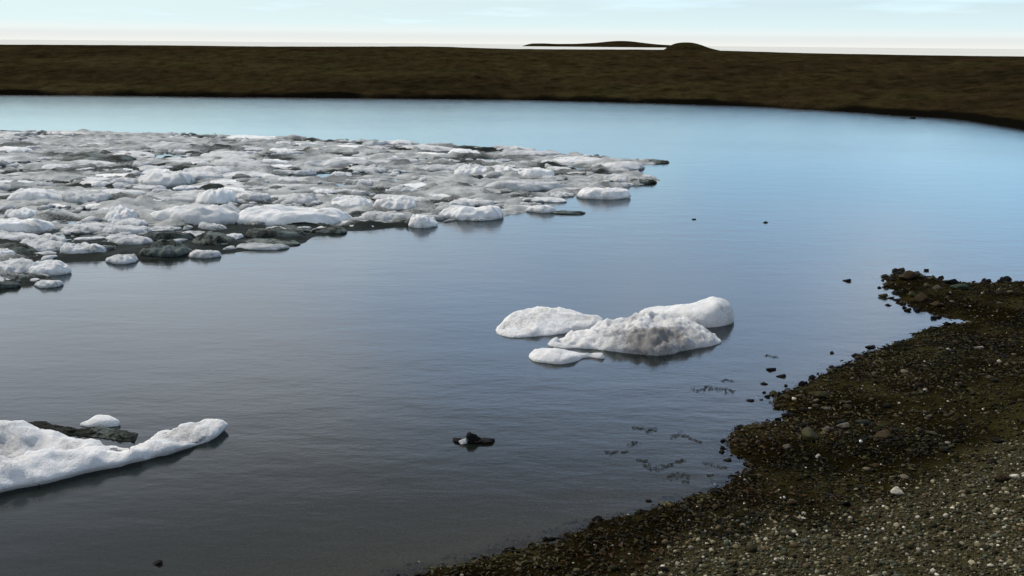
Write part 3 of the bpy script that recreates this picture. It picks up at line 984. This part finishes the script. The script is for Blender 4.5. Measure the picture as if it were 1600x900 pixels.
# dark wet stones fringing the shoreline
rg = np.random.default_rng(17)
shp = np.array(SHORE_PX[:-3], float)
for k in range(110):
    i = rg.integers(0, len(shp) - 1)
    t = rg.random()
    u, v = shp[i] * (1 - t) + shp[i + 1] * t
    u += rg.normal(0, 7); v += rg.normal(0.5, 3.5)
    if u > 1620 or v > 905:
        continue
    part = 'upper spit' if v < 505 else ('middle shore' if v < 655 else 'lower shore')
    kd = ['dark', 'dark', 'brown', 'olive'][rg.integers(0, 4)]
    stone(u, v, rg.uniform(5, 14), kd, f'little {kd} stone in the row fringing the waterline of the {part}', f'{kd} stones fringing the {part}', 0.6, 0.3)

# gravel and wrack: uncountable
def scatter(name, V0, F0, pts, scl, rotz, tint, mat, tilt=0.35, jitter=0.18):
    n, k = len(pts), len(V0)
    loc = np.random.default_rng(n)
    W = V0[None] * (1 + jitter * loc.normal(size=(n, k, 1)))
    W = W * scl[:, None, :]
    a = loc.normal(0, tilt, n); ca, sa = np.cos(a)[:, None], np.sin(a)[:, None]
    W = np.stack([W[..., 0], W[..., 1] * ca - W[..., 2] * sa, W[..., 1] * sa + W[..., 2] * ca], -1)
    c, s = np.cos(rotz)[:, None], np.sin(rotz)[:, None]
    W = np.stack([W[..., 0] * c - W[..., 1] * s, W[..., 0] * s + W[..., 1] * c, W[..., 2]], -1) + pts[:, None, :]
    Fc = (F0[None] + (np.arange(n) * k)[:, None, None]).reshape(-1, 3)
    return mesh_obj(name, W.reshape(-1, 3), Fc, mat, attrs={'tint': np.repeat(tint, k, 0)})

def land_points(n, dlo, dhi, seed, keepfn):
    rg = np.random.default_rng(seed)
    x = rg.uniform(-2.5, 15, n); y = rg.uniform(5.0, 19.5, n)
    x = x * (0.35 + 0.65 * (y / 19.5) ** 0.4)
    z, d = land_height(x, y)
    k = (d > dlo) & (d < dhi) & keepfn(x, y, d, rg)
    return x[k], y[k], z[k], d[k]

def pick(cols, n, rg):
    c = np.array(cols)[rg.integers(0, len(cols), n)]
    return c * rg.uniform(0.6, 1.4, (n, 1))
rg = np.random.default_rng(31)
GRAVEL_LINE = np.array([G(u, v)[:2] for u, v in [(940, 925), (1080, 888), (1190, 862), (1300, 832), (1450, 795), (1530, 762), (1640, 735), (1900, 690)]] + [(30, -20), (-6, -20), (-6, 4)])
# dark wet gravel nearer the water, paler dry gravel higher up
x, y, z, d = land_points(150000, -0.25, 6, 33, lambda x, y, d, r: r.random(len(x)) < np.clip(1.1 - 0.035 * y, 0.35, 1))
n = len(x)
up_sd = poly_sdf(GRAVEL_LINE, x, y) + 0.5 * fbm(x, y, 1.4, 4, 91)
inland = up_sd + rg.normal(0, 0.15, n) > 0
s = rg.gamma(2.2, 0.0036, n) + 0.004
s = np.where(inland, s * 1.15 + 0.002, s)
s = np.minimum(s, 0.034)
tint = pick([(0.004, 0.0035, 0.0015), (0.007, 0.006, 0.002), (0.007, 0.007, 0.002), (0.012, 0.008, 0.003), (0.026, 0.023, 0.008), (0.048, 0.040, 0.020), (0.030, 0.028, 0.009)], n, rg)
g2 = pick([(0.018, 0.016, 0.006), (0.044, 0.040, 0.018), (0.085, 0.079, 0.042), (0.05, 0.055, 0.038), (0.075, 0.056, 0.030), (0.18, 0.165, 0.105)], n, rg)
tint = np.where(inland[:, None], g2, tint)
palem = rg.random(n) < np.where(inland, 0.06, 0.016)
tint[palem] = np.array([0.40, 0.37, 0.29]) * rg.uniform(0.4, 1.35, (palem.sum(), 1))
scl = np.stack([s, s * rg.uniform(.6, 1, n), s * rg.uniform(.4, .75, n)], -1)
o = scatter('gravel', I1, FI1, np.stack([x, y, z + 0.25 * s], -1), scl, rg.uniform(0, 6.3, n), tint, M_ROCK)
tag(o, 'dark wet and grey dry gravel covering the near shore', 'gravel', kind='stuff')
print('gravel', n)
# fine grit between the pebbles of the dry gravel
OV = np.array([(1, 0, 0), (-1, 0, 0), (0, 1, 0), (0, -1, 0), (0, 0, 1), (0, 0, -1)], float)
OF = np.array([(0, 2, 4), (2, 1, 4), (1, 3, 4), (3, 0, 4), (2, 0, 5), (1, 2, 5), (3, 1, 5), (0, 3, 5)])
x, y, z, d = land_points(260000, -0.1, 7, 39, lambda x, y, d, r: (poly_sdf(GRAVEL_LINE, x, y) + 0.5 * fbm(x, y, 1.4, 4, 91) + r.normal(0, 0.25, len(x)) > -0.05) & (y < 13) & (x < 8.5))
n = len(x)
s = rg.gamma(3, 0.0018, n) + 0.003
tint = pick([(0.010, 0.009, 0.004), (0.030, 0.027, 0.012), (0.075, 0.069, 0.038), (0.06, 0.062, 0.045), (0.06, 0.043, 0.022), (0.15, 0.138, 0.09)], n, rg)
scl = np.stack([s, s * rg.uniform(.6, 1, n), s * rg.uniform(.4, .8, n)], -1)
o = scatter('grit', OV, OF, np.stack([x, y, z + 0.3 * s], -1), scl, rg.uniform(0, 6.3, n), tint, M_ROCK, 0.4, 0.15)
tag(o, 'fine olive grey grit between the pebbles of the dry gravel', 'grit', kind='stuff')
print('grit', n)
# rubble of wet lumps among the gravel
I2, FI2 = ico(2)
x, y, z, d = land_points(16000, -0.1, 4.5, 35, lambda x, y, d, r: (fbm(x, y, 0.8, 3, 93) + 0.35 > r.random(len(x))) & (poly_sdf(GRAVEL_LINE, x, y) < 0.2))
n = len(x)
s = rg.gamma(1.8, 0.009, n) + 0.010
s = np.minimum(s, 0.06)
tint = pick([(0.003, 0.0025, 0.001), (0.005, 0.004, 0.0015), (0.008, 0.006, 0.002), (0.016, 0.015, 0.005), (0.020, 0.012, 0.004), (0.045, 0.040, 0.022), (0.030, 0.028, 0.010), (0.075, 0.066, 0.042)], n, rg)
scl = np.stack([s, s * rg.uniform(.5, .9, n), s * rg.uniform(.3, .6, n)], -1)
o = scatter('shore_rubble', I2, FI2, np.stack([x, y, z + 0.2 * s], -1), scl, rg.uniform(0, 6.3, n), tint, M_ROCK, 0.3, 0.10)
tag(o, 'dark wet rubble lying between the gravel of the near shore', 'rubble', kind='stuff')
print('rubble', n)
# wrack: small crumpled fronds, each a thin curled blade
LV = []; LF = []
for i in range(6):
    t_ = i / 5
    wd_ = 0.25 + 0.75 * math.sin(math.pi * (0.15 + 0.8 * t_))
    for q in (-1, 0, 1):
        LV.append(((t_ - .5) * 2, q * wd_, 0.35 * math.sin(3.1 * t_) + (0.25 if q else 0)))
for i in range(5):
    for q in range(2):
        a_ = i * 3 + q
        LF += [(a_, a_ + 3, a_ + 4), (a_, a_ + 4, a_ + 1)]
LEAF = np.array(LV); FLEAF = np.array(LF)
x, y, z, d = land_points(130000, -0.12, 3.0, 37, lambda x, y, d, r: (fbm(x * 1.0, y, 1.1, 4, 95) + 0.40 - 0.22 * np.abs(d - 0.8) > r.random(len(x)) * 0.6) & (poly_sdf(GRAVEL_LINE, x, y) + 0.5 * fbm(x, y, 1.4, 4, 91) < 0.1))
n = len(x)
L = rg.uniform(0.008, 0.036, n)
scl = np.stack([L, L * rg.uniform(.12, .38, n), L * rg.uniform(.3, .8, n)], -1)
rust = fbm(x, y, 0.9, 3, 97) + rg.normal(0, 0.25, n) > 0.22
tint = np.where(rust[:, None], pick([(0.026, 0.013, 0.004), (0.034, 0.018, 0.005), (0.016, 0.010, 0.004)], n, rg), pick([(0.005, 0.004, 0.0012), (0.008, 0.007, 0.002), (0.018, 0.016, 0.005), (0.003, 0.0025, 0.001)], n, rg))
olive = fbm(x, y, 1.2, 3, 99) + rg.normal(0, 0.2, n) > 0.28
tint = np.where(olive[:, None], pick([(0.040, 0.036, 0.011), (0.028, 0.026, 0.008), (0.052, 0.045, 0.018)], n, rg), tint)
o = scatter('seaweed_wrack', LEAF, FLEAF, np.stack([x, y, z + 0.012], -1), scl, rg.uniform(0, 6.3, n), tint, M_WEED, 0.5, 0.2)
tag(o, 'brown and olive seaweed wrack strewn over the wet shore', 'seaweed', kind='stuff')
print('wrack', n)

# floating weed and debris
def weed(u, v, lpx, rot, label, n=10, seed=0, thick=0.5):
    """a drifting tangle of fronds lying on the water"""
    p = G(u, v)
    L = lpx * math.hypot(np.linalg.norm(p[:2]), CAM_H) / F
    rg = np.random.default_rng(seed + 500)
    t = np.linspace(-.5, .5, n)
    pts = np.stack([t * L, 0.35 * L * np.sin(t * 5 + seed) * thick + rg.normal(0, 0.16 * L, n), np.full(n, 0.003)], -1)
    sl = L / n * 2.0
    scl = np.stack([sl * rg.uniform(.5, 1.3, n), sl * rg.uniform(.2, .6, n), np.full(n, 0.012)], -1)
    o = scatter('seaweed_clump', LEAF, FLEAF, pts, scl, rg.uniform(-1.6, 1.6, n), pick([(0.008, 0.010, 0.006), (0.012, 0.010, 0.006)], n, rg), M_WEED, 0.1, 0.3)
    o.location = (p[0], p[1], 0)
    o.rotation_euler = (0, 0, rot)
    return tag(o, label, 'seaweed', 'seaweed drifting off the near shore')
WEED = [
    (1098, 608, 32, 0, 'broad dark weed tangle left of the middle point'),
    (1130, 610, 34, -0.6, 'slanting weed strand joined to the broad tangle'),
    (1136, 595, 18, 0, 'short weed strand above the slanting one'),
    (1205, 557, 18, 0, 'faint weed strand in the middle bay'),
    (1008, 671, 36, 0, 'straight dark green strip of weed, alone in the cove'),
    (956, 707, 20, 0, 'small weed clump farthest left off the lower point'),
    (976, 707, 10, 0, 'tiny weed clump beside the farthest left one'),
    (990, 694, 22, 0.6, 'curled weed clump above the tiny one'),
    (1065, 683, 32, -0.2, 'faint weed strand between green strip and lower point'),
    (1090, 690, 12, -0.5, 'tiny weed end right of the faint strand'),
    (1003, 720, 14, 0, 'small weed piece above the long weed patch'),
    (1020, 731, 30, -0.5, 'long weed patch off the lower point'),
    (1044, 727, 20, 0.2, 'weed piece right of the long weed patch'),
    (1063, 721, 18, 0.3, 'weed piece nearest the lower point'),
    (1060, 744, 34, -0.1, 'thick weed strip nearest the lower shore'),
    (1071, 753, 10, 0, 'tiny weed piece under the thick strip'),
    (1108, 726, 16, 0, 'faint weed in shallow water of the lower cove'),
    (1128, 730, 14, 0, 'small bluish weed piece against the lower cove'),
    (1110, 743, 10, 0, 'tiny weed speck low in the cove'),
]
for k, (u, v, l, r_, lb) in enumerate(WEED):
    weed(u, v, l, r_, lb, 34 if l > 15 else 14, k, 0.45)

# dark lump with a white scrap, drifting in the middle of the lagoon
p = G(738, 690)
PX = math.hypot(np.linalg.norm(p[:2]), CAM_H) / F
root = bpy.data.objects.new('drift_debris', None)
COL.objects.link(root)
root.location = (p[0], p[1], 0)
tag(root, 'dark drifting clump with a white scrap, alone in mid water', 'debris')
def lump(name, dx, dz, w_, h_, kind, seed, dy=0):
    V = rock_shape(seed, 0.9, 8)
    V = V * np.array([w_ * PX / 2, w_ * PX / 2.6, h_ * PX / 2]) + np.array([dx * PX, dy, dz * PX])
    return mesh_obj(name, V, FI3, M_ROCK, root, attrs={'tint': np.tile(np.array(TINTS[kind]), (len(V), 1))})
lump('dark_end', -22, 2, 17, 9, 'dark', 601)
lump('white_scrap', -13, 3, 14, 10, 'grey_white', 602, -0.05)
lump('dark_body', 0, 2, 24, 17, 'dark', 603)
lump('dark_body', 9, 1, 20, 9, 'dark', 606, -0.02)
lump('dark_tail', 19, 2, 30, 9, 'dark', 604)
